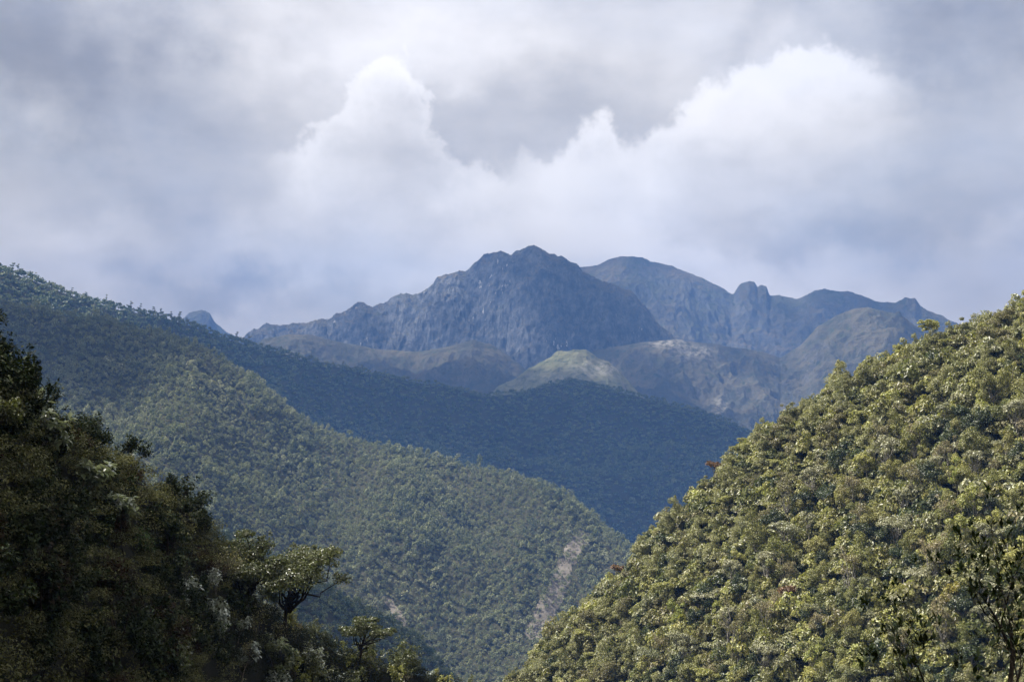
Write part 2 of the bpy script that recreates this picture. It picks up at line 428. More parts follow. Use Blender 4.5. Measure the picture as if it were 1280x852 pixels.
# --- forested ridges
dark = Ridge([(-500, 190), (-200, 265), (0, 332), (40, 345), (90, 364), (150, 382), (200, 390), (240, 403), (280, 417), (320, 430), (380, 445), (450, 460), (500, 470), (560, 480), (605, 492), (650, 488),
              (690, 477), (715, 474), (750, 480), (790, 490), (850, 505), (900, 520), (935, 537), (1000, 580), (1100, 640), (1400, 760)],
             [(-500, 2100), (0, 2300), (300, 2700), (620, 3100), (950, 3200), (1400, 3200)], [(0, 0), (400, 200), (1000, 560), (2500, 1000)], 0.5,
             [nz(45, 420, 4, 101), nz(16, 120, 4, 105, False, 0.1), gully(60, 260, 800, 4, 108, ref=2800.0)], veg=7, crest_w=140)
dark.mesh('ridge', -450, 1350, 700, 1500, 400, 190, M['slope'], label='blue forested ridge in cloud shadow below the mountains')
mid = Ridge([(-500, 180), (-200, 280), (0, 372), (120, 396), (200, 412), (260, 434), (330, 478), (365, 510), (400, 533), (450, 548), (500, 560), (560, 571), (600, 580), (640, 590), (680, 602), (712, 618), (740, 642),
             (765, 663), (785, 680), (830, 722), (900, 800), (1000, 920), (1300, 1200)],
            [(-500, 1700), (0, 1800), (400, 1750), (785, 1550), (1300, 1400)], [(0, 0), (150, 78), (600, 372), (1100, 680)], 0.55,
            [nz(34, 330, 4, 121), nz(10, 70, 4, 125, False, 0.1), gully(20, 150, 600, 3, 127, ref=1500.0)], veg=6, crest_w=90)
mid.mesh('ridge', -450, 1150, 700, 1100, 300, 240, M['slope'], label='sunlit forested mountain flank falling to the valley')
spur = Ridge([(-300, 500), (60, 590), (180, 640), (250, 660), (290, 668), (330, 690), (380, 716), (430, 745), (480, 768), (515, 788), (545, 818), (575, 855), (650, 950), (900, 1300)],
             [(-300, 1000), (900, 1000)], [(0, 0), (500, 320)], 0.7, [nz(12, 130, 4, 131, False, 0.1)], veg=5, crest_w=40)
spur.mesh('slope', -250, 760, 400, 420, 130, 90, M['slope'], label='shaded dark blue forest spur behind the near trees')
right = Ridge([(560, 905), (600, 868), (640, 838), (665, 815), (692, 780), (740, 742), (780, 704), (802, 668), (845, 632), (882, 602), (905, 574), (928, 548), (955, 527), (1000, 505), (1030, 490), (1060, 466), (1100, 448),
               (1140, 426), (1200, 402), (1240, 387), (1280, 375), (1500, 300), (1800, 230)],
              [(560, 330), (1280, 330), (1800, 300)], [(0, 0), (200, 132), (330, 210)], 0.55,
              [nz(7, 60, 4, 141, False, 0.25), nz(2.0, 12, 3, 145, False, 0.4)], veg=5.2, crest_w=20)
right.mesh('hillside', 480, 1750, 420, 190, 110, 170, M['slope'], label='steep sunlit forest hillside on the right')
left = Ridge([(-1200, -500), (-500, 40), (-200, 230), (-60, 350), (0, 414), (30, 448), (80, 488), (130, 520), (190, 560), (230, 590), (262, 622), (292, 668), (330, 728), (380, 764), (440, 786), (480, 800), (520, 810), (570, 830),
              (620, 872), (700, 960), (900, 1150)],
             [(-1200, 30), (-500, 38), (0, 52), (300, 80), (600, 118), (900, 130)], [(0, 0), (12, 7.5), (120, 86)], 0.45,
             [nz(1.6, 11, 4, 151, False, 0.3), nz(.4, 2.5, 3, 155, False, 0.5)], veg=1.9, crest_w=6)
M['humus'] = noise_mat('shade_darkened_humus', [(0.3, (0.006, 0.007, 0.004)), (0.7, (0.016, 0.015, 0.009))], 1.5, 8, 0.95, 0.6, 5)  # humus darkened further to carry the slope's shade
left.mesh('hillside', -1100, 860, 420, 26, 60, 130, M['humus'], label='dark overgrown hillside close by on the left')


def ground_z(x, y):
    r = np.hypot(x, y); a = np.arctan2(x, y)
    z = np.interp(r, [0, 2.5, 8, 30, 100, 300, 1000, 2200, 4500, 6500, 9000, 14000, 40000],
                  [-1.7, -1.75, -6, -34, -115, -200, -330, -380, -300, -80, 40, 60, 0])
    behind = np.clip((np.abs(a) - 1.0) / 1.0, 0, 1)
    z = z * (1 - behind) + behind * np.interp(r, [0, 3, 30, 400, 3000, 40000], [-1.7, -1.6, 8, 160, 300, 0])
    return z + np.minimum(r * .03, 60) * fbm(x, y, 900, 4, 161)


def build_ground():
    na, nr = 240, 150
    A = np.linspace(-math.pi, math.pi, na + 1)[:-1]
    Rr = np.concatenate([[0.4], np.geomspace(0.8, 42000, nr - 1)])
    AA, RR = np.meshgrid(A, Rr, indexing='ij')
    X, Y = RR * np.sin(AA), RR * np.cos(AA)
    V = np.stack([X, Y, ground_z(X, Y)], -1).reshape(-1, 3)
    V = np.vstack([V, [[0, 0, -1.7]]])
    i = np.arange(na * nr).reshape(na, nr); j = np.roll(i, -1, 0)
    F = np.stack([i[:, :-1], i[:, 1:], j[:, 1:], j[:, :-1]], -1).reshape(-1, 4)
    C = np.stack([np.full(na, na * nr), i[:, 0], j[:, 0]], -1)
    me = mesh_np('ground', V, [F, C], M['slope'], smooth=True)
    if me.polygons[5].normal.z < 0: me.flip_normals()
    link('ground', me, kind='structure', label='valley floor and ground under the hills')


build_ground()

# ------------------------------------------------------------------ foliage pieces
def unit(v): return v / np.maximum(np.linalg.norm(v, axis=-1, keepdims=True), 1e-9)


def cards(rng, C, Nrm, size, aspect=0.6, fold=0.25):
    """leaf shapes: a rhombus folded along its middle. C centres, Nrm normals, size lengths -> (n,4,3), triangles"""
    n = len(C)
    t = unit(np.cross(Nrm, unit(rng.normal(size=(n, 3)))))
    b = np.cross(Nrm, t)
    L = size[:, None] * .5; Wd = L * aspect
    V = np.stack([C - t * L, C + b * Wd + Nrm * Wd * fold * 2, C + t * L, C - b * Wd + Nrm * Wd * fold * 2], 1)
    return V


CARD_TRI = np.array([[0, 1, 2], [0, 2, 3]])


def card_faces(n):
    return (np.arange(n)[:, None, None] * 4 + CARD_TRI[None]).reshape(-1, 3)


def lobes_crown(rng, lobes, n, size, outward=0.9, up=0.5, jitter=0.9, shell=(0.62, 1.05), low=-0.35, aspect=0.6):
    """leaf cards spread over the shells of ellipsoid lobes [(cx,cy,cz,rx,ry,rz)]"""
    lb = np.array(lobes, float)
    w = lb[:, 3] * lb[:, 4]; w /= w.sum()
    k = rng.choice(len(lb), n, p=w)
    d = unit(rng.normal(size=(n * 3, 3))); d = d[d[:, 2] > low][:n]
    while len(d) < n: d = np.vstack([d, d])[:n]
    rr = rng.uniform(*shell, size=(n, 1))
    C = lb[k, :3] + d * lb[k, 3:6] * rr
    N = unit(d * outward + np.array([0, 0, up]) + rng.normal(size=(n, 3)) * jitter * .6)
    return cards(rng, C, N, size * rng.uniform(.6, 1.35, n), aspect)


def dome_lobes(rng, Rc, Hc, k, rel=(.34, .5), flat=.75, ragged=0.0):
    out = []
    for i in range(k):
        ang = i * 2.4 + rng.uniform(-.5, .5); q = math.sqrt((i + .3) / k) * .72
        x, y = Rc * q * math.cos(ang), Rc * q * math.sin(ang)
        r = Rc * rng.uniform(*rel)
        z = Hc * (1 - q * q) * rng.uniform(.75, 1.1) - r * flat * .5 + rng.normal() * ragged * Hc
        x += rng.normal() * ragged * Rc * .35; y += rng.normal() * ragged * Rc * .35; r *= 1 + rng.uniform(-1, 1) * ragged
        out.append((x, y, z, r * rng.uniform(.85, 1.15), r * rng.uniform(.85, 1.15), r * flat * rng.uniform(.8, 1.2)))
    return out


def tube(path, rad, sides=6):
    P = np.asarray(path, float); n = len(P); rad = np.broadcast_to(np.asarray(rad, float), (n,))
    T = unit(np.gradient(P, axis=0)); ref = np.array([.31, .17, .93])
    if abs(T[0] @ ref) > .95: ref = np.array([1., 0, 0])
    U = unit(np.cross(T, ref)); Vv = np.cross(T, U)
    ang = np.linspace(0, 2 * math.pi, sides, endpoint=False)
    V = P[:, None] + rad[:, None, None] * (np.cos(ang)[None, :, None] * U[:, None] + np.sin(ang)[None, :, None] * Vv[:, None])
    i = np.arange(n * sides).reshape(n, sides); j = np.roll(i, -1, 1)
    F = np.stack([i[:-1], j[:-1], j[1:], i[1:]], -1).reshape(-1, 4)
    return V.reshape(-1, 3), F


def join_tubes(ts):
    Vs, Fs, o = [], [], 0
    for V, F in ts: Vs.append(V); Fs.append(F + o); o += len(V)
    return np.vstack(Vs), np.vstack(Fs)


def bend(rng, a, b, n=5, wob=0.08, sag=0.0):
    a, b = np.asarray(a, float), np.asarray(b, float)
    t = np.linspace(0, 1, n)[:, None]; L = np.linalg.norm(b - a)
    P = a * (1 - t) + b * t
    P[1:-1] += rng.normal(size=(n - 2, 3)) * wob * L
    P[:, 2] -= sag * L * (4 * t[:, 0] * (1 - t[:, 0]))
    return P


def grow(rng, base, d, length, rad, depth, spread=0.6, kids=(2, 4), ratio=.72, up=.15, out=None, tips=None, sides=5, wob=.1, maxdepth=None):
    """a branching skeleton: list of tubes and the twig tips with their directions"""
    if out is None: out, tips = [], []
    if maxdepth is None: maxdepth = depth
    d = unit(np.asarray(d, float)); n = 5
    P = [np.asarray(base, float)]; dd = d.copy()
    for i in range(n - 1):
        dd = unit(dd + rng.normal(size=3) * wob + np.array([0, 0, up * .2])); P.append(P[-1] + dd * length / (n - 1))
    P = np.array(P); r1 = rad * (.62 if depth > 0 else .35)
    out.append(tube(P, np.linspace(rad, r1, n), sides if rad > .02 else 4))
    if depth == 0:
        tips.append((P[-1], dd)); return out, tips
    for i in range(rng.integers(*kids, endpoint=True)):
        f = 1.0 if i == 0 else rng.uniform(.45, 1.0)
        s = P[0] + (P[-1] - P[0]) * 0; idx = min(int(f * (n - 1)), n - 1); s = P[idx]
        perp = unit(np.cross(dd, rng.normal(size=3)))
        nd = unit(dd * (1 if i else 1.3) + perp * spread * (1 if i else .5) + np.array([0, 0, up]))
        grow(rng, s, nd, length * ratio * rng.uniform(.75, 1.2), r1 * rng.uniform(.6, .9), depth - 1, spread, kids, ratio, up, out, tips, sides, wob, maxdepth)
    if depth == 1: tips.append((P[-2], dd))
    return out, tips


def rosettes(rng, tips, k, L, aspect, droop=.2, spread=1.0, jitter=0.0):
    """a whorl of leaves at each twig tip"""
    Vs = []
    for (p, d) in tips:
        kk = rng.integers(max(2, k - 2), k + 3)
        ang = rng.uniform(0, 6.28) + np.arange(kk) * 2.4
        perp = unit(np.cross(d, [.3, .2, .9])); q = np.cross(d, perp)
        o = unit(np.cos(ang)[:, None] * perp + np.sin(ang)[:, None] * q)
        dirs = unit(o * spread + d * rng.uniform(.1, .9, (kk, 1)) + rng.normal(size=(kk, 3)) * .2 - np.array([0, 0, droop]))
        l = L * rng.uniform(.6, 1.2, (kk, 1))
        base = p + rng.normal(size=(kk, 3)) * jitter
        side = unit(np.cross(dirs, np.array([0, 0, 1.0]) + d * .2)); nrm = np.cross(side, dirs)
        w = l * aspect * .5
        tip = base + dirs * l - np.array([0, 0, 1]) * l * droop * .3
        midp = base + dirs * l * .5
        Vs.append(np.stack([base, midp + side * w + nrm * w * .35, tip, midp - side * w + nrm * w * .35], 1))
    return np.concatenate(Vs)


def scatter_mesh(name, protos, pts, mats, rng, props, tint_fn=None, pick=None):
    """many plants of a far wood in one mesh. protos: list of (n,4,3) card arrays; pts: (n,5) x,y,z,scale,height scale"""
    Vs, Ts = [], []
    which = rng.integers(0, len(protos), len(pts)) if pick is None else pick
    rot = rng.uniform(0, 2 * math.pi, len(pts)); tint = rng.random(len(pts)) if tint_fn is None else tint_fn(pts)
    for pi_, pr in enumerate(protos):
        idx = np.where(which == pi_)[0]
        if not len(idx): continue
        p = pr.reshape(-1, 3)
        c, s = np.cos(rot[idx])[:, None], np.sin(rot[idx])[:, None]
        sc = pts[idx, 3][:, None]; sh = pts[idx, 4][:, None]
        X = (p[None, :, 0] * c - p[None, :, 1] * s) * sc + pts[idx, 0][:, None]
        Y = (p[None, :, 0] * s + p[None, :, 1] * c) * sc + pts[idx, 1][:, None]
        Z = p[None, :, 2] * sh + pts[idx, 2][:, None]
        Vs.append(np.stack([X, Y, Z], -1).reshape(-1, 3)); Ts.append(np.repeat(tint[idx], len(p)))
    V = np.vstack(Vs); T = np.concatenate(Ts)
    me = mesh_np(name, V, card_faces(len(V) // 4), mats, attrs={'tint': T})
    return link(name, me, **props)


def spread_points(rg, rng, a0px, a1px, t0, t1, step, jit=.8, mask=None):
    """jittered planting positions over a ridge, kept where the frame (and a margin) can see them"""
    a0, a1 = ray_ae(a0px, 560)[0], ray_ae(a1px, 560)[0]
    out = []
    Rm = rg.R(np.linspace(a0, a1, 30)).mean()
    for kx, t in enumerate(np.arange(t0, t1, step)):
        n = int((a1 - a0) * Rm / step)
        a = a0 + (np.arange(n) + .5 * (kx % 2) + rng.uniform(-jit, jit, n)) * step / Rm
        tt = t + rng.uniform(-jit, jit, n) * step * 1.3
        out.append(np.stack([a, tt], 1))
    q = np.vstack(out); a, t = q[:, 0], q[:, 1]
    r = rg.R(a) - t
    ok = r > 4; a, r, t = a[ok], r[ok], t[ok]
    z = rg.z(a, r); x, y = r * np.sin(a), r * np.cos(a)
    px, py = project(x, y, z)
    marg = 110
    ok = (px > -marg) & (px < 1280 + marg) & (py < 852 + 60 + 3500 / np.maximum(r, 20)) & (z > ground_z(x, y) - 3)
    if mask is not None: ok &= mask(px, py, r)
    return np.stack([x, y, z, px, py, r, t], 1)[ok]


right_sky = lambda px: np.interp(px, [560, 640, 740, 800, 900, 1000, 1140, 1280], [905, 838, 742, 668, 574, 505, 426, 375])

# ------------------------------------------------------------------ far woods (nobody could count them)
MF = {}
MF['mid'] = foliage_mat('mid_foliage', [(0.15, 0.165, 0.085), (0.22, 0.23, 0.12), (0.09, 0.11, 0.06), (0.30, 0.30, 0.19), (0.19, 0.20, 0.115), (0.13, 0.15, 0.075)], 0.6, 0.25, 0.4, .2)
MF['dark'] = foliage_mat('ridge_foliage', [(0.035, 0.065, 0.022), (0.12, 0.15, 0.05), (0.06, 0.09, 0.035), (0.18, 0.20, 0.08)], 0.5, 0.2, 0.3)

rng = np.random.default_rng(5)
mid_protos = []
for i in range(6):
    Rc = rng.uniform(3.2, 4.4)
    mid_protos.append(lobes_crown(rng, [(x, y, z + 3.0, a, b, c) for (x, y, z, a, b, c) in dome_lobes(rng, Rc, 3.4, 5, (.36, .55), 1.0, .2)], 105, 1.02, up=.5, jitter=.7, aspect=.95))
low_protos = []
for i in range(5):
    Rc = rng.uniform(4.0, 5.4)
    low_protos.append(lobes_crown(rng, [(x, y, z + 4.0, a, b, c) for (x, y, z, a, b, c) in dome_lobes(rng, Rc, 4, 4, (.42, .6), 1.0)], 48, 2.1, up=.5, jitter=.7, aspect=.95))


def slip_mask(px, py):
    """bare landslip streaks on the lit flank: 0 none, 1 bare"""
    g = fbm(px, py, 26, 4, 7) * 9
    xs = np.interp(py, [655, 690, 725, 760, 800], [728, 716, 703, 684, 664])
    s1 = np.exp(-((px + g - xs) / 15.0) ** 2) * np.clip((py - 655) / 25, 0, 1) * np.clip((815 - py) / 25, 0, 1)
    xs2 = np.interp(py, [740, 785], [478, 512])
    s2 = np.exp(-((px + g - xs2) / 11.0) ** 2) * np.clip((py - 735) / 12, 0, 1) * np.clip((790 - py) / 12, 0, 1)
    return np.clip(s1 * 1.1 + s2, 0, 1)


pts = spread_points(mid, rng, -90, 1000, -22, 640, 4.1, mask=lambda px, py, r: py < right_sky(px) + 120)
slip = slip_mask(pts[:, 3], pts[:, 4])
keep = rng.random(len(pts)) > slip * .55
pts = pts[keep]
sc = np.clip(np.exp(rng.normal(-.53, .34, len(pts))), .28, 1.6) * (1 + .35 * fbm(pts[:, 0], pts[:, 1], 60, 3, 44))
P5 = np.stack([pts[:, 0], pts[:, 1], pts[:, 2] + rng.uniform(-1.4, 1.4, len(pts)), sc, sc * rng.uniform(.8, 1.7, len(pts))], 1)
scatter_mesh('flank_forest', mid_protos, P5, MF['mid'], rng, dict(kind='stuff', label='forest canopy covering the sunlit mountain flank'),
             tint_fn=lambda p: np.clip(rng.random(len(p)) * .55 + .45 * (fbm(p[:, 0], p[:, 1], 110, 4, 46) * 1.3 + .5), 0, .999))
N_MID = len(pts)

pts = spread_points(dark, rng, -90, 1060, -36, 1300, 8.2, mask=lambda px, py, r: (py < right_sky(px) + 80) &
                    (py < np.interp(px, [-100, 0, 120, 260, 330, 400, 560, 680, 785, 900], [400, 440, 460, 500, 550, 600, 640, 700, 800, 900])))
sc = rng.uniform(.65, 1.2, len(pts)) * (.75 + .25 * pts[:, 5] / 3000)
P5 = np.stack([pts[:, 0], pts[:, 1], pts[:, 2] + rng.uniform(-2, 2, len(pts)), sc, sc * rng.uniform(.8, 1.5, len(pts))], 1)
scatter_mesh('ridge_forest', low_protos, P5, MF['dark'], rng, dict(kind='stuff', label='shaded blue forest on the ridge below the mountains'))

pts = spread_points(spur, rng, -90, 640, -12, 260, 4.6, mask=lambda px, py, r: py > 400)
sc = rng.uniform(.6, 1.1, len(pts))
P5 = np.stack([pts[:, 0], pts[:, 1], pts[:, 2] + rng.uniform(-1, 1, len(pts)), sc, sc * rng.uniform(.8, 1.3, len(pts))], 1)
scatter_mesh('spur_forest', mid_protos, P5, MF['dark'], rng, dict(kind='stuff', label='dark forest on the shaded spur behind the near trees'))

# landslip soil: thin sheets of bare ground lying on the flank
M['soil'] = noise_mat('landslip_soil', [(0.3, (0.08, 0.07, 0.055)), (0.55, (0.16, 0.14, 0.115)), (0.75, (0.25, 0.22, 0.185))], 0.12, 8, 0.95, 0.5, 0.3)


def soil_patch(px0, px1, py0, py1, label):
    a0, a1 = ray_ae(px0, 560)[0], ray_ae(px1, 560)[0]
    A = np.linspace(a0, a1, 90); T = np.linspace(20, 640, 420)
    AA, TT = np.meshgrid(A, T, indexing='ij'); RR = mid.R(AA) - TT
    Z = mid.z(AA, RR) + .25
    X, Y = RR * np.sin(AA), RR * np.cos(AA)
    PX, PY = project(X, Y, Z)
    m = (slip_mask(PX, PY) + .5 * fbm(X, Y, 22, 4, 9) > .5) & (PY > py0) & (PY < py1)
    i = np.arange(AA.size).reshape(AA.shape)
    q = m[:-1, :-1] & m[1:, :-1] & m[1:, 1:] & m[:-1, 1:]
    F = np.stack([i[:-1, :-1], i[:-1, 1:], i[1:, 1:], i[1:, :-1]], -1)[q]
    V = np.stack([X, Y, Z], -1).reshape(-1, 3)
    used, inv = np.unique(F, return_inverse=True)
    me = mesh_np('bare_soil', V[used], inv.reshape(-1, 4), M['soil'], smooth=True)
    link('bare_soil', me, kind='structure', label=label)


soil_patch(640, 760, 650, 820, 'long pale landslip streak running down the forested flank')
soil_patch(455, 540, 730, 795, 'short pinkish bare soil patch low on the forested flank')
M['rockfall'] = M['soil']


# ------------------------------------------------------------------ trees as things
def tree_obj(kind, label, category, group, trunk_me, crown_me, loc, rz, s, sz=None, tilt=0.0, parts=None):
    root = bpy.data.objects.new(kind, None); COL.objects.link(root)
    root.empty_display_size = .5
    root.location = loc; root.rotation_euler = (tilt, 0, rz); root.scale = (s, s, sz or s)
    root['label'] = label; root['category'] = category
    if group: root['group'] = group
    for nm, me in (('trunk', trunk_me), ('crown', crown_me)) if parts is None else parts:
        if me is not None:
            o = bpy.data.objects.new(nm, me); COL.objects.link(o); o.parent = root
    return root


def canopy_proto(rng, Rc, Hc, trunk_h, n, leaf, mat, bark, k=7, flat=.75, aspect=.6, lean=0.0, rel=(.32, .48), low=-.35, ragged=.28, twigs=10):
    lb = [(x + lean * Rc, y, z + trunk_h, a, b, c) for (x, y, z, a, b, c) in dome_lobes(rng, Rc, Hc, k, rel, flat, ragged)]
    cm = lobes_crown(rng, lb, n, leaf, aspect=aspect, low=low, shell=(.35, 1.18))
    # loose sprays that break the outline
    sp = []
    for (x, y, z, a, b, c) in lb:
        for _ in range(5):
            d = unit(rng.normal(size=3) + np.array([0, 0, .5])); e = rng.uniform(.9, 1.25)
            sp.append((x + d[0] * a * e, y + d[1] * b * e, z + d[2] * c * e * 1.1, a * .22, b * .22, c * .26))
    cm = np.concatenate([cm, lobes_crown(rng, sp, n // 3, leaf * .9, aspect=aspect, low=-1)])
    crown = mesh_np('crown', cm.reshape(-1, 3), card_faces(len(cm)), mat)
    fork = np.array([lean * Rc * .4, 0, trunk_h * .75]); r0 = .035 * (trunk_h + Hc) * .6 + .04
    ts = [tube(bend(rng, (0, 0, -1.2), fork, 6, .03), np.linspace(r0 * 1.25, r0 * .75, 6), 7)]
    for (x, y, z, a, b, c) in lb:
        ts.append(tube(bend(rng, fork - np.array([0, 0, rng.uniform(0, trunk_h * .25)]), (x, y, z), 5, .07, .05), np.linspace(r0 * .55, r0 * .16, 5), 5))
        for _ in range(max(2, twigs // len(lb) + 1)):
            d = unit(rng.normal(size=3) + np.array([0, 0, .6])) * rng.uniform(.9, 1.5)
            ts.append(tube(bend(rng, (x, y, z), (x + d[0] * a, y + d[1] * b, z + d[2] * c * 1.1), 4, .08), np.linspace(r0 * .16, r0 * .06, 4), 4))
    V, F = join_tubes(ts)
    trunk = mesh_np('trunk', V, F, bark, smooth=True)
    return trunk, crown


MR = dict(
    olive=foliage_mat('olive_leaves', [(0.23, 0.23, 0.075), (0.29, 0.27, 0.10), (0.16, 0.17, 0.055), (0.26, 0.26, 0.085)], 0.45, 0.3, 0.5),
    lime=foliage_mat('yellow_green_leaves', [(0.33, 0.34, 0.10), (0.40, 0.38, 0.14), (0.29, 0.31, 0.085)], 0.42, 0.35, 0.45),
    deep=foliage_mat('deep_green_leaves', [(0.045, 0.065, 0.02), (0.06, 0.075, 0.025), (0.04, 0.055, 0.02)], 0.36, 0.2, 0.5),
    silver=foliage_mat('silver_green_leaves', [(0.27, 0.27, 0.15), (0.33, 0.32, 0.20), (0.22, 0.23, 0.125)], 0.34, 0.2, 0.55, 0.6),
    brown=foliage_mat('brownish_leaves', [(0.22, 0.19, 0.09), (0.26, 0.22, 0.12), (0.18, 0.165, 0.075)], 0.45, 0.25, 0.5),
    rust=foliage_mat('rust_red_leaves', [(0.17, 0.095, 0.045), (0.20, 0.12, 0.055)], 0.45, 0.3, 0.4),
    gold=foliage_mat('golden_leaves', [(0.26, 0.22, 0.05), (0.22, 0.20, 0.05)], 0.45, 0.3, 0.4))

rng = np.random.default_rng(23)
KINDS = {
    'olive': ('olive green tree with a rounded uneven crown', 4, dict(Rc=2.9, Hc=3.0, trunk_h=2.6, n=3600, leaf=.245, k=11, low=-.7, rel=(.2, .44))),
    'lime': ('yellow green tree with a loose bright crown', 3, dict(Rc=2.3, Hc=3.2, trunk_h=2.8, n=2300, leaf=.25, k=9, low=-.8, rel=(.18, .42), ragged=.30)),
    'deep': ('dark green tree with a dense domed crown', 3, dict(Rc=2.6, Hc=3.0, trunk_h=1.8, n=3400, leaf=.24, k=11, low=-.7, rel=(.2, .44))),
    'silver': ('grey green tree with a flat crown and pale trunk', 3, dict(Rc=2.9, Hc=1.2, trunk_h=5.2, n=2300, leaf=.245, k=12, flat=.5, low=-.6, rel=(.16, .34), ragged=.35)),
    'brown': ('brownish thin crowned tree with pale bare limbs', 3, dict(Rc=2.4, Hc=3.4, trunk_h=3.4, n=1000, leaf=.23, k=10, rel=(.18, .40), ragged=.3, twigs=45)),
}
protoR = {}
for kd, (_, nv, kw) in KINDS.items():
    protoR[kd] = [canopy_proto(rng, mat=MR[kd], bark=M['bark_pale'], **kw) for _ in range(nv)]
protoR['rust'] = [canopy_proto(rng, 2.0, 1.8, 3.0, 800, .38, MR['rust'], M['bark_pale'], 6, ragged=.2)]
protoR['gold'] = [canopy_proto(rng, 2.6, 1.8, 3.4, 1100, .40, MR['gold'], M['bark_pale'], 7)]

pts = spread_points(right, rng, 540, 1430, -9, 150, 3.7, jit=.8)
# which ones show: everything up to the crest, sorted by apparent size
vis = (pts[:, 3] > -10) & (pts[:, 3] < 1300) & (pts[:, 4] < 875) & (pts[:, 6] > -2.5)
order = np.argsort(pts[:, 5] + np.where(vis, 0, 1e5))
cut = np.zeros(len(pts), bool); cut[order[:296]] = True
# spread: choose individuals among the visible ones; the rest joins one wood
kindl = list(KINDS); kp = np.array([.36, .20, .21, .13, .10])
kk = rng.choice(len(kindl), len(pts), p=kp)
special = {}
for (qx, qy, kd, lab) in [(885, 582, 'rust', 'small tree with rust red new leaves on the crest of the forested hillside'),
                          (982, 742, 'rust', 'reddish brown tree among olive crowns in the middle of the hillside'),
                          (772, 712, 'rust', 'orange leaved tree low on the edge of the hillside against the valley'),
                          (1182, 752, 'gold', 'golden yellow crowned tree behind the dark foreground branches')]:
    j = np.argmin(np.hypot(pts[:, 3] - qx, pts[:, 4] - 25 - qy)); special[j] = (kd, lab); cut[j] = True
LIST_R = []
for j in np.where(cut)[0]:
    x, y, z = pts[j, :3]
    s = float(np.clip(math.exp(rng.normal(-.28, .26)), .42, 1.15 if pts[j, 6] > 6 else .62)); rz = rng.uniform(0, 6.28)
    if j in special:
        kd, lab = special[j]; tr, cr = protoR[kd][0]
        tree_obj('canopy_tree', lab, 'tree', None, tr, cr, (x, y, z + (1.4 if kd == "rust" else .6)), rz, 1.0); continue
    kd = kindl[kk[j]]; tr, cr = protoR[kd][rng.integers(len(protoR[kd]))]
    tree_obj('canopy_tree', KINDS[kd][0] + ' on the sunlit hillside', 'tree', KINDS[kd][0].split(' with')[0] + 's on the sunlit hillside',
             tr, cr, (x, y, z), rz, s, s * rng.uniform(.85, 1.45 if pts[j, 6] > 6 else 1.0), rng.uniform(-.15, .15))
print('right hill: total', len(pts), 'visible', vis.sum(), 'individual', cut.sum())


# the rest of that wood, farther up the hill, and the shrubs under it
def get_cards(me):
    v = np.empty(len(me.vertices) * 3, np.float32); me.vertices.foreach_get('co', v); return v.reshape(-1, 4, 3)


rest = pts[~cut]; krest = kk[~cut]
for kd_i, kd in enumerate(kindl):
    pass
M_rest = foliage_mat('hill_canopy_leaves', [(0.05, 0.065, 0.022), (0.15, 0.16, 0.055), (0.19, 0.17, 0.08), (0.21, 0.21, 0.07), (0.27, 0.27, 0.16), (0.27, 0.26, 0.09), (0.34, 0.34, 0.11)], 0.40, 0.3, 0.5)
pr = [get_cards(protoR[kd][0][1]) for kd in kindl]
tt = np.array([.5, .95, .05, .66, .33])
sc = np.clip(np.exp(rng.normal(-.28, .26, len(rest))), .42, np.where(rest[:, 6] > 6, 1.15, .62))
P5 = np.stack([rest[:, 0], rest[:, 1], rest[:, 2], sc, sc * rng.uniform(.8, 1.25, len(rest))], 1)
scatter_mesh('hillside_forest', pr, P5, M_rest, rng, dict(kind='stuff', label='smaller forest trees along the top of the sunlit hillside'),
             tint_fn=lambda p: tt[krest], pick=krest)
shr = [lobes_crown(rng, [(x, y, z + .5, a, b, c) for (x, y, z, a, b, c) in dome_lobes(rng, 1.5, 1.5, 6)], 420, .30) for _ in range(4)]
sp = spread_points(right, rng, 540, 1430, -9, 150, 1.8, jit=.8)
sc = rng.uniform(.5, 1.7, len(sp)) * np.where(rng.random(len(sp)) < .2, 1.35, 1)
P5 = np.stack([sp[:, 0], sp[:, 1], sp[:, 2] - .2, sc, sc * rng.uniform(.8, 1.7, len(sp))], 1)
scatter_mesh('undergrowth', shr, P5, M_rest, rng, dict(kind='stuff', label='shrubs and saplings filling the gaps between the hillside trees'))
print('shrubs', len(sp), 'mid', N_MID)

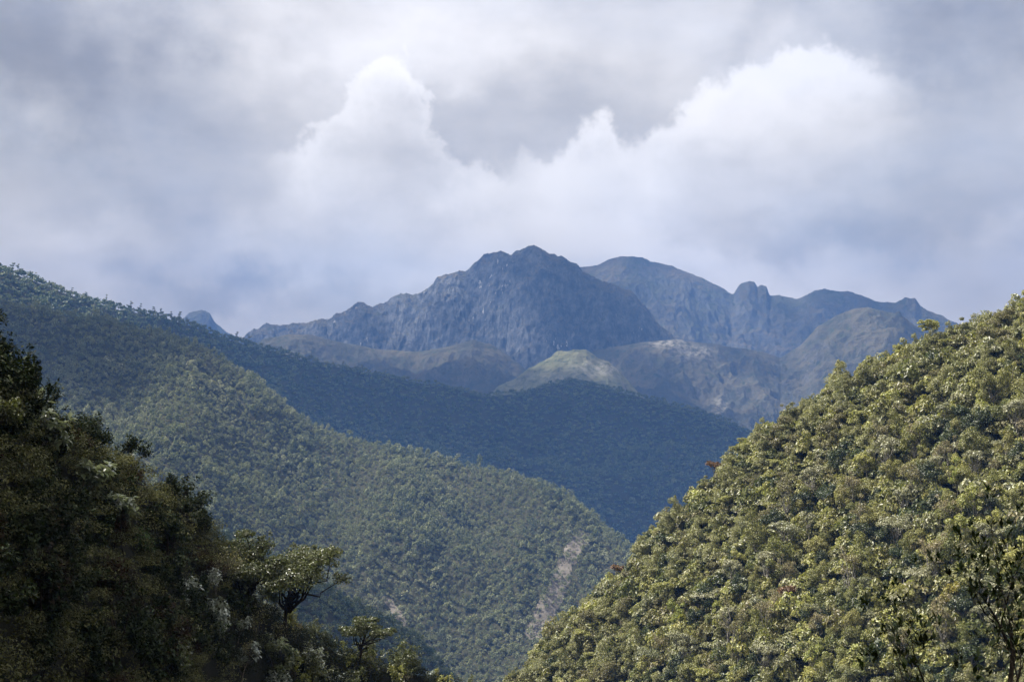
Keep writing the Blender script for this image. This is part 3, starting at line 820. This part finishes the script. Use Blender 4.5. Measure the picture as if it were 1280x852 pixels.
# ------------------------------------------------------------------ skyline trees on the far left ridge
rng = np.random.default_rng(31)
sky_protos = []
for i in range(3):
    ts, tips = grow(rng, (0, 0, -1), (rng.uniform(-.1, .1), 0, 1), 6.5, .45, 2, .9, (2, 4), .55, .12, wob=.08)
    V, F = join_tubes(ts)
    lb = [(p[0], p[1], p[2], 1.7, 1.7, .8) for p, d in tips]
    cm = lobes_crown(rng, lb, 260, 1.0, low=-1, shell=(.2, 1.0), aspect=.8)
    sky_protos.append((mesh_np('trunk', V, F, M['bark_dark'], smooth=True), mesh_np('crown', cm.reshape(-1, 3), card_faces(len(cm)), MF['dark'])))
for i, (px, s, lab) in enumerate([
        (6, 1.25, 'tall flat topped tree on the skyline at the upper left edge'), (17, 1.0, 'small umbrella crowned tree beside the tallest one on the left skyline'),
        (38, .7, None), (60, .8, None), (66, .6, None), (84, .7, None), (100, .8, None), (118, .7, None), (128, .9, None), (150, .7, None), (160, 1.0, None),
        (172, .8, None), (186, .9, None), (198, .8, None), (212, .8, None), (222, 1.0, None), (231, .7, None), (250, .5, None),
        (292, .95, 'left one of the two lone trees in the notch beside the mountain'), (309, 1.15, 'right, bigger one of the two lone trees in the notch beside the mountain'),
        (334, .5, None), (430, .7, None), (452, .7, None), (480, .6, None)]):
    a = ray_ae(px, 560)[0]; R = dark.R(a); z = float(dark.z(np.array([a]), np.array([R]))[0])
    tr, cr = sky_protos[i % 3]; k_ = R / 2500
    tree_obj('skyline_tree', lab or 'small spreading tree rising above the dark ridge skyline', 'tree', 'trees rising above the dark ridge skyline' if not lab else None,
             tr, cr, (R * math.sin(a), R * math.cos(a), z + 1), rng.uniform(0, 6), s * k_ * rng.uniform(1.3, 1.8), s * k_ * rng.uniform(1.3, 1.9))

# ------------------------------------------------------------------ the near left hillside
ML = dict(
    dark=foliage_mat('shade_darkened_leaves', [(0.014, 0.022, 0.006), (0.024, 0.034, 0.010), (0.016, 0.024, 0.009)], 0.6, 0.15, 0.5, .12),  # near-black green: shade painted into the leaf colour
    green=foliage_mat('fresh_green_leaves', [(0.035, 0.08, 0.014), (0.045, 0.095, 0.018)], 0.42, 0.3, 0.4),
    rusty=foliage_mat('shaded_russet_leaves', [(0.030, 0.017, 0.007), (0.038, 0.020, 0.008), (0.022, 0.015, 0.007)], 0.65, 0.15, 0.45, .1),  # russet darkened to carry the hillside's shade
    big=foliage_mat('large_pale_leaves', [(0.08, 0.10, 0.05), (0.10, 0.12, 0.06)], 0.28, 0.15, 0.5, 0.8, pale_under=(0.42, 0.45, 0.42)),
    silver=foliage_mat('silvery_leaves', [(0.26, 0.29, 0.25), (0.34, 0.37, 0.33)], 0.25, 0.12, 0.5, 0.8, pale_under=(0.50, 0.53, 0.50)),
    glossy=foliage_mat('glossy_leaves', [(0.10, 0.115, 0.04), (0.14, 0.15, 0.055), (0.08, 0.095, 0.035)], 0.30, 0.25, 0.5, 0.6),
    straw=foliage_mat('straw_leaves', [(0.32, 0.28, 0.14), (0.26, 0.26, 0.12), (0.36, 0.30, 0.18)], 0.5, 0.3, 0.5),
    yell=foliage_mat('yellow_green_shrub_leaves', [(0.24, 0.25, 0.07), (0.30, 0.28, 0.09)], 0.42, 0.35, 0.5))


def branchy(rng, h, rad, depth, k, L, aspect, mat, bark, spread=.7, up=.15, ratio=.72, droop=.2, kids=(2, 4), lean=(0, 0), extra=0, jitter=.0, trunk_frac=.35, wob=.1):
    ts, tips = grow(rng, (0, 0, -.4), (lean[0], lean[1], 1), h * trunk_frac, rad, depth, spread, kids, ratio, up, wob=wob)
    V, F = join_tubes(ts)
    cm = rosettes(rng, tips, k, L, aspect, droop, 1.0, jitter)
    if extra:
        lb = [(p[0], p[1], p[2], extra, extra, extra * .6) for p, d in tips]
        cm = np.concatenate([cm, lobes_crown(rng, lb, len(tips) * 5, L * .9, low=-1, shell=(.2, 1), aspect=aspect)])
    return mesh_np('trunk', V, F, bark, smooth=True), mesh_np('crown', cm.reshape(-1, 3), card_faces(len(cm)), mat)


rng = np.random.default_rng(47)
PL = {
    'dark': [branchy(rng, 3.4, .07, 4, 7, .20, .5, ML['dark'], M['bark_dark'], .75, .12, .74, jitter=.09, extra=.28) for _ in range(3)],
    'rusty': [branchy(rng, 2.4, .05, 4, 9, .14, .35, ML['rusty'], M['bark_dark'], .9, .18, .74, jitter=.08, extra=.22) for _ in range(2)],
    'green': [branchy(rng, 2.4, .06, 4, 9, .17, .45, ML['green'], M['bark_dark'], .85, .15, .74, jitter=.08, extra=.24) for _ in range(1)],
    'big': [branchy(rng, 3.6, .08, 3, 7, .42, .52, ML['big'], M['bark_grey'], .75, .14, .74, .35) for _ in range(2)],
    'silver': [branchy(rng, 2.2, .05, 4, 6, .21, .5, ML['silver'], M['bark_grey'], .85, .18, .74, .3) for _ in range(2)],
    'glossy': [branchy(rng, 3.0, .07, 4, 7, .17, .5, ML['glossy'], M['bark_dark'], .8, .12, .74, jitter=.08, extra=.24) for _ in range(2)],
    'twig': [branchy(rng, 2.8, .06, 4, 2, .09, .4, ML['straw'], M['bark_grey'], .8, .14, .76, kids=(3, 4), jitter=.05) for _ in range(2)],
    'yell': [branchy(rng, 2.2, .05, 4, 7, .18, .4, ML['yell'], M['bark_grey'], .75, .18, .74, jitter=.08, extra=.22) for _ in range(2)],
}
LBL = {
    'dark': ('dark green broadleaf shrub', 'shrub'), 'rusty': ('dark russet leaved bush', 'bush'), 'green': ('fresh green rounded bush', 'bush'),
    'big': ('large leaved tree with pale shining leaves', 'tree'), 'silver': ('silvery large leaved shrub', 'shrub'),
    'glossy': ('glossy dark leaved small tree', 'tree'), 'twig': ('grey twiggy shrub with few leaves', 'shrub'), 'yell': ('yellow green sunlit shrub', 'shrub')}


def plant_left(kd, px, py, s, label=None, group=None, v=None, lift=0.0, t=None, rz=None):
    """stand a plant on the left hillside where the bearing (px,py) meets the slope, or T metres before the crest"""
    a = float(ray_ae(px, 560)[0]); R = float(left.R(a))
    if t is None:
        rr = np.linspace(R, max(R - 60, 6), 500); zz = left.z(np.full(500, a), rr)
        X, Y = project(rr * math.sin(a), rr * math.cos(a), zz)
        j = int(np.argmin(np.abs(Y - py))); r = rr[j]
    else: r = R - t
    z = float(left.z(np.array([a]), np.array([r]))[0])
    pr_ = PL[kd][(v if v is not None else rng.integers(len(PL[kd])))]
    nm = {'dark': 'broadleaf_shrub', 'rusty': 'russet_bush', 'green': 'green_bush', 'big': 'large_leaved_tree', 'silver': 'silver_leaved_shrub',
          'glossy': 'glossy_tree', 'twig': 'twiggy_shrub', 'yell': 'yellow_green_shrub'}[kd]
    return tree_obj(nm, label or LBL[kd][0] + (' on the dark hillside' if px < 290 else ' on the sunlit lower slope'), LBL[kd][1],
                    group or (None if label else LBL[kd][0] + 's on the near hillside' + (' in shade' if px < 290 else ' in sun')), pr_[0], pr_[1],
                    (r * math.sin(a), r * math.cos(a), z + lift), rng.uniform(0, 6.28) if rz is None else rz, s)


named = [
    ('big', 8, 535, .72, 'large leaved tree highest on the dark hillside at the picture edge'),
    ('big', 48, 580, .75, 'large leaved tree just below the topmost one on the dark hillside'),
    ('big', 105, 640, .85, 'large leaved tree with a bare branch reaching out over the valley'),
    ('big', 140, 670, .75, 'large leaved tree under the outreaching branch, half in sun'),
    ('green', 190, 725, 1.05, 'fresh green rounded bush standing out on the dark hillside'),
    ('twig', 235, 700, 1.1, 'grey twiggy bush on the crest left of the flat crowned tree'),
    ('twig', 272, 740, 1.1, 'bare twiggy bush with straw tints beside the silvery shrubs'),
    ('silver', 240, 760, 1.0, 'silvery shrub at the edge of the shade below the green bush'),
    ('silver', 268, 790, 1.1, 'silvery shrub between the russet bush and the flat crowned tree'),
    ('silver', 305, 850, 1.2, 'silvery shrub at the bottom beside the darkest russet bush'),
    ('silver', 345, 880, 1.2, 'biggest silvery shrub, at the lower edge of the sunlit slope'),
    ('silver', 390, 893, 1.1, 'silvery shrub at the lower edge, farthest from the shade'),
    ('silver', 258, 745, .9, 'silvery shrub highest at the edge of the shade'),
    ('silver', 300, 800, .8, 'small silvery shrub in the middle of the sunlit slope'),
    ('rusty', 150, 790, 1.5, 'russet bush below the fresh green bush'),
    ('rusty', 215, 860, 1.6, 'big russet bush at the foot of the dark hillside'),
    ('rusty', 60, 800, 1.4, 'russet bush low on the dark hillside by the picture edge'),
    ('yell', 500, 880, 1.4, 'yellow green shrub at the bottom below the shaded spur'),
    ('yell', 560, 892, 1.4, 'yellow green shrub at the tip of the near slope by the valley'),
]
for q in named: plant_left(*q)

# the flat crowned tree and the small one below it lean out over the valley
def leaning_tree(px, base_y, seed, label, **kw):
    r_ = np.random.default_rng(seed)
    tr, cr = canopy_proto(r_, mat=ML['glossy'], bark=M['bark_dark'], **kw)
    a = float(ray_ae(px, 560)[0]); R = float(left.R(a))
    rr = np.linspace(R, R - 30, 300); zz = left.z(np.full(300, a), rr)
    Y = project(rr * math.sin(a), rr * math.cos(a), zz)[1]; j = int(np.argmin(np.abs(Y - base_y)))
    return tree_obj('flat_crowned_tree', label, 'tree', None, tr, cr, (rr[j] * math.sin(a), rr[j] * math.cos(a), zz[j]), 0, 1.0)


leaning_tree(356, 800, 3, 'widest flat crowned tree, with dark crooked limbs leaning over the valley', Rc=3.3, Hc=1.7, trunk_h=3.1, n=12000, leaf=.15, k=20, flat=.55, lean=.30, rel=(.15, .34), low=-.8, ragged=.34, twigs=60)
leaning_tree(312, 775, 5, 'rounded dark tree standing against the left side of the widest flat crowned tree', Rc=2.4, Hc=1.9, trunk_h=2.2, n=8000, leaf=.15, k=15, flat=.6, lean=.1, rel=(.18, .36), low=-.8, ragged=.3, twigs=40)
leaning_tree(446, 838, 8, 'small dark tree leaning out below the widest flat crowned tree', Rc=2.1, Hc=.9, trunk_h=2.3, n=4500, leaf=.14, k=13, flat=.5, lean=.40, rel=(.16, .34), low=-.7, ragged=.32, twigs=40)

# the other plants of the hillside
q = spread_points(left, rng, -220, 700, -3.0, 26, 1.6, jit=.7)
inframe = (q[:, 3] > -150) & (q[:, 4] < 1010)
q = q[inframe]
cnt = 0
for row in q[np.argsort(q[:, 5])]:
    x, y, z, px, py, r, t = row
    shade = px < 285  # plant mix carries the shade: near-black kinds left, bright ones right
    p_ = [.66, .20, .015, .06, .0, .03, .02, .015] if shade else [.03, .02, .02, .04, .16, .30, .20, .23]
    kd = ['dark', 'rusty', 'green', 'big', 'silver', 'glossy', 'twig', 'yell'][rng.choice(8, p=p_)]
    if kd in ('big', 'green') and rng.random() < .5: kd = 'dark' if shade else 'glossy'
    pr_ = PL[kd][rng.integers(len(PL[kd]))]
    nm = {'dark': 'broadleaf_shrub', 'rusty': 'russet_bush', 'green': 'green_bush', 'big': 'large_leaved_tree', 'silver': 'silver_leaved_shrub',
          'glossy': 'glossy_tree', 'twig': 'twiggy_shrub', 'yell': 'yellow_green_shrub'}[kd]
    where = ' among others on the dark hillside' if shade else ' among others on the sunlit lower slope'
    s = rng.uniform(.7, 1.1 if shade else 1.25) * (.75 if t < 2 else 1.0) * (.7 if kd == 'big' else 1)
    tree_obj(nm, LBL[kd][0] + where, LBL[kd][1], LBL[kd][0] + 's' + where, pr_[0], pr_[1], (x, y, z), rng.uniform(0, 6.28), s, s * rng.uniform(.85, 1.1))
    cnt += 1
print('left plants', cnt)
# low cover under them
gp = [lobes_crown(rng, [(0, 0, .25, .7, .7, .4), (.4, .3, .2, .5, .5, .35), (-.4, .2, .2, .5, .5, .3)], 420, .085, low=-.2, aspect=.5) for _ in range(3)]
q = spread_points(left, rng, -220, 720, -3.5, 26, .7, jit=.7)
sc = rng.uniform(.6, 1.4, len(q))
P5 = np.stack([q[:, 0], q[:, 1], q[:, 2], sc, sc], 1)
M_cov = foliage_mat('ground_cover_leaves', [(0.011, 0.016, 0.005), (0.016, 0.020, 0.007), (0.12, 0.12, 0.05), (0.24, 0.23, 0.09)], 0.6, 0.2, 0.5, .15)  # first two colours carry shade, last two sun
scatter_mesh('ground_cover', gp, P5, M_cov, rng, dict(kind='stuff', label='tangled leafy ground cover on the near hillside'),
             tint_fn=lambda p: np.clip(rng.random(len(p)) * .30 + .65 * (p[:, 0] / p[:, 1] > -.20), 0, .999))  # shade painted in: dark tint left of the bearing, sunlit tint right

# ------------------------------------------------------------------ dark branches close by at the lower right
def near_shrub(px, py, r, h, rad, seed, lean, label, s=1.0, depth=5, leafy=1.0):
    r_ = np.random.default_rng(seed)
    ts, tips = grow(r_, (0, 0, -.3), (lean[0], lean[1], 1), h * .30, rad, depth, .60, (2, 3), .78, .20, wob=.16, sides=7)
    V, F = join_tubes(ts)
    tips = [q_ for q_ in tips if r_.random() < leafy]
    cm = rosettes(r_, tips, 9, .10, .36, -.1, .8, .02)
    a, te = ray_ae(px, py)
    loc = (r * math.sin(a), r * math.cos(a), r * te)
    return tree_obj('leafy_shrub', label, 'shrub', None, mesh_np('trunk', V, F, M['bark_dark'], smooth=True),
                    mesh_np('crown', cm.reshape(-1, 3), card_faces(len(cm)), ML['dark']), loc, 0, s), loc  # leaves take the colour with shade painted in


near_shrub(1266, 985, 15, 3.5, .055, 12, (-.04, 0), 'tall dark leafy shrub in the lower right corner, cut by the picture edge', leafy=.9)
near_shrub(1195, 925, 14, 1.9, .032, 19, (-.25, 0), 'low dark shrub with bare forked twigs beside the tall corner one', depth=6, leafy=.14)
# the bank they grow from
def bank():
    na, nr = 90, 50
    A = np.linspace(ray_ae(980, 560)[0], ray_ae(1900, 560)[0], na); Rr = np.linspace(2.5, 24, nr)
    AA, RR = np.meshgrid(A, Rr, indexing='ij')
    X, Y = RR * np.sin(AA), RR * np.cos(AA)
    te = np.interp(AA, [A[0], ray_ae(1120, 560)[0], ray_ae(1280, 560)[0], A[-1]], [-.34, -.27, -.225, -.12])
    Z = -1.7 + (RR - 2.5) * (te - -.0) * 1.0
    Z = np.where(RR < 15.5, np.minimum(RR * te + 0.0, -.4), 15.5 * te - (RR - 15.5) * 1.2) - .0 + .12 * fbm(X, Y, 2.0, 4, 171)
    Z[:, 0] -= 1.0; Z[0, :] -= 6; Z[:, -1] -= 8
    V = np.stack([X, Y, Z], -1).reshape(-1, 3)
    i = np.arange(na * nr).reshape(na, nr)
    F = np.stack([i[:-1, :-1], i[:-1, 1:], i[1:, 1:], i[1:, :-1]], -1).reshape(-1, 4)
    me = mesh_np('bank', V, F, M['slope'], smooth=True)
    if me.polygons[len(me.polygons) // 2].normal.z < 0: me.flip_normals()
    link('bank', me, kind='structure', label='earth bank just below the viewpoint on the right')


bank()

# ------------------------------------------------------------------ unseen clouds added overhead, shaped to shade parts of the land
def build_shade_clouds(name, label, Z0, step, xs, ys, near, nscale, namp):
    X, Y = np.meshgrid(xs, ys, indexing='ij')
    def shade(gx, gy, gz):
        r = np.hypot(gx, gy); a = np.arctan2(gx, gy); px = 640 + FOC * np.tan(np.clip(a, -1.2, 1.2))
        S = np.zeros_like(px)
        # (px, r) anchors of deep shade, light shade and open sun: soft sums
        def blob(p, rr, wp, wr, v):
            return v * np.exp(-((px - p) / wp) ** 2 - ((r - rr) / wr) ** 2)
        S += np.clip((r - 2250) / 350, 0, 1) * (.62 + .34 * fbm(gx, gy, 520, 3, 205)) - np.clip((r - 5600) / 900, 0, 1) * .14 - np.clip((r - 7000) / 600, 0, 1) * .22                                        # the ridge and beyond
        S += blob(60, 1770, 260, 210, .95)                                                  # upper left of the flank
        S -= blob(560, 1450, 300, 330, .4)
        S -= blob(730, 5400, 120, 500, .48) + blob(1080, 6900, 100, 500, .3) + blob(480, 6500, 220, 500, .2) + blob(860, 6700, 120, 500, .3)
        S += blob(400, 960, 330, 150, 1.0)                                                  # the spur behind the near trees
        S += .18 * fbm(gx, gy, 900, 4, 201)
        return S
    S = np.zeros_like(X)
    # the height of the ground that the sun ray reaches differs: near land low, mountains high
    for _ in range(1):
        gz = np.full_like(X, 0.0)
        for it in range(4):
            kx = (Z0 - gz) / SUN_DIR[2]
            gx, gy = X - SUN_DIR[0] * kx, Y - SUN_DIR[1] * kx
            r = np.hypot(gx, gy); gz = np.interp(r, [0, 1500, 3000, 5400, 7500, 9500], [0, -80, 0, 150, 700, 1000])
        S = shade(gx, gy, gz)
    S = np.where(gy < 200, np.minimum(S, 0), S)
    if near:                                    # small unseen cloud added to darken the near left slope and viewpoint
        s_ = np.maximum(-37 - gx, 33 - gy)
        S = np.clip((s_ - 4) / 45, 0, 1) * np.clip((420 - np.hypot(gx + 150, (gy + 60))) / 120, 0, 1)
    th = np.clip(S, 0, 1)
    keepv = th > .02
    n0, n1 = X.shape
    puff = np.abs(fbm(X, Y, 700, 5, 211)) * 260
    top = Z0 + 30 + th * (260 + puff) * nscale; bot = Z0 - th * (60 + .3 * puff) * nscale
    i = np.arange(n0 * n1).reshape(n0, n1)
    q = keepv[:-1, :-1] | keepv[1:, :-1] | keepv[1:, 1:] | keepv[:-1, 1:]
    Ft = np.stack([i[:-1, :-1], i[1:, :-1], i[1:, 1:], i[:-1, 1:]], -1)[q]
    Fb = Ft[:, ::-1] + n0 * n1
    # side walls along the border
    ed = np.concatenate([Ft[:, [0, 1]], Ft[:, [1, 2]], Ft[:, [2, 3]], Ft[:, [3, 0]]])
    key = {(int(a), int(b)) for a, b in ed}
    side = np.array([(a, a + n0 * n1, b + n0 * n1, b) for (a, b) in key if (b, a) not in key])
    V = np.concatenate([np.stack([X, Y, top], -1).reshape(-1, 3), np.stack([X, Y, bot], -1).reshape(-1, 3)])
    D = np.concatenate([th.ravel(), th.ravel()])
    used, inv = np.unique(np.concatenate([Ft.ravel(), Fb.ravel(), side.ravel()]), return_inverse=True)
    F = inv.reshape(-1, 4)
    mt = bpy.data.materials.new('shade_cloud_vapour'); mt.use_nodes = True
    k = NT(mt.node_tree)
    tc = k.n('ShaderNodeTexCoord').outputs['Object']
    d = k.n('ShaderNodeAttribute', attribute_name='tint').outputs['Fac']
    nn = k.m('MULTIPLY_ADD', k.m('SUBTRACT', k.noise(tc, 1 / 320.0 / nscale, 6, .6), .5), namp, d)
    al = k.smooth(nn, .12, .62, 0, .93)
    df = k.n('ShaderNodeBsdfDiffuse'); df.inputs[0].default_value = (.85, .86, .88, 1)
    tl = k.n('ShaderNodeBsdfTranslucent'); tl.inputs[0].default_value = (.85, .86, .88, 1)
    mx = k.n('ShaderNodeMixShader'); mx.inputs[0].default_value = .5; k.put(mx.inputs[1], df.outputs[0]); k.put(mx.inputs[2], tl.outputs[0])
    tp = k.n('ShaderNodeBsdfTransparent'); m2 = k.n('ShaderNodeMixShader'); k.put(m2.inputs[0], al); k.put(m2.inputs[1], tp.outputs[0]); k.put(m2.inputs[2], mx.outputs[0])
    o = k.n('ShaderNodeOutputMaterial'); k.put(o.inputs[0], m2.outputs[0])
    me = mesh_np('clouds', V[used], F, mt, smooth=True, attrs={'tint': D[used]})
    link(name, me, kind='structure', label=label)


build_shade_clouds('clouds', 'unseen broken cloud layer high overhead, shaped to shade the land', 3600.0, 110.0, np.arange(-11000, 5500, 110.0), np.arange(-2500, 10300, 110.0), False, 1.0, .9)
kx_ = 2300.0 / SUN_DIR[2]
build_shade_clouds('clouds', 'small unseen cloud added to shade the near left slope and viewpoint', 2300.0, 14.0, np.arange(-640, 420, 14.0) + SUN_DIR[0] * kx_, np.arange(-560, 460, 14.0) + SUN_DIR[1] * kx_, True, .3, .35)

# ------------------------------------------------------------------ the hazy air
def build_haze():
    x0, x1, y0, y1, z0, z1 = -9000, 9000, -300, 11700, -560, 1500
    V = np.array([(x, y, z) for z in (z0, z1) for y in (y0, y1) for x in (x0, x1)], float)
    F = np.array([(0, 2, 3, 1), (4, 5, 7, 6), (0, 1, 5, 4), (2, 6, 7, 3), (0, 4, 6, 2), (1, 3, 7, 5)])
    mt = bpy.data.materials.new('hazy_air'); mt.use_nodes = True
    k = NT(mt.node_tree)
    v = k.n('ShaderNodeVolumePrincipled'); v.inputs['Color'].default_value = HAZE_COLOR
    v.inputs['Density'].default_value = HAZE_DENSITY; v.inputs['Anisotropy'].default_value = 0.0
    o = k.n('ShaderNodeOutputMaterial'); k.put(o.inputs['Volume'], v.outputs[0])

    link('haze', mesh_np('haze', V, F, mt), kind='stuff', label='thin blue haze in the mountain air')


build_haze()
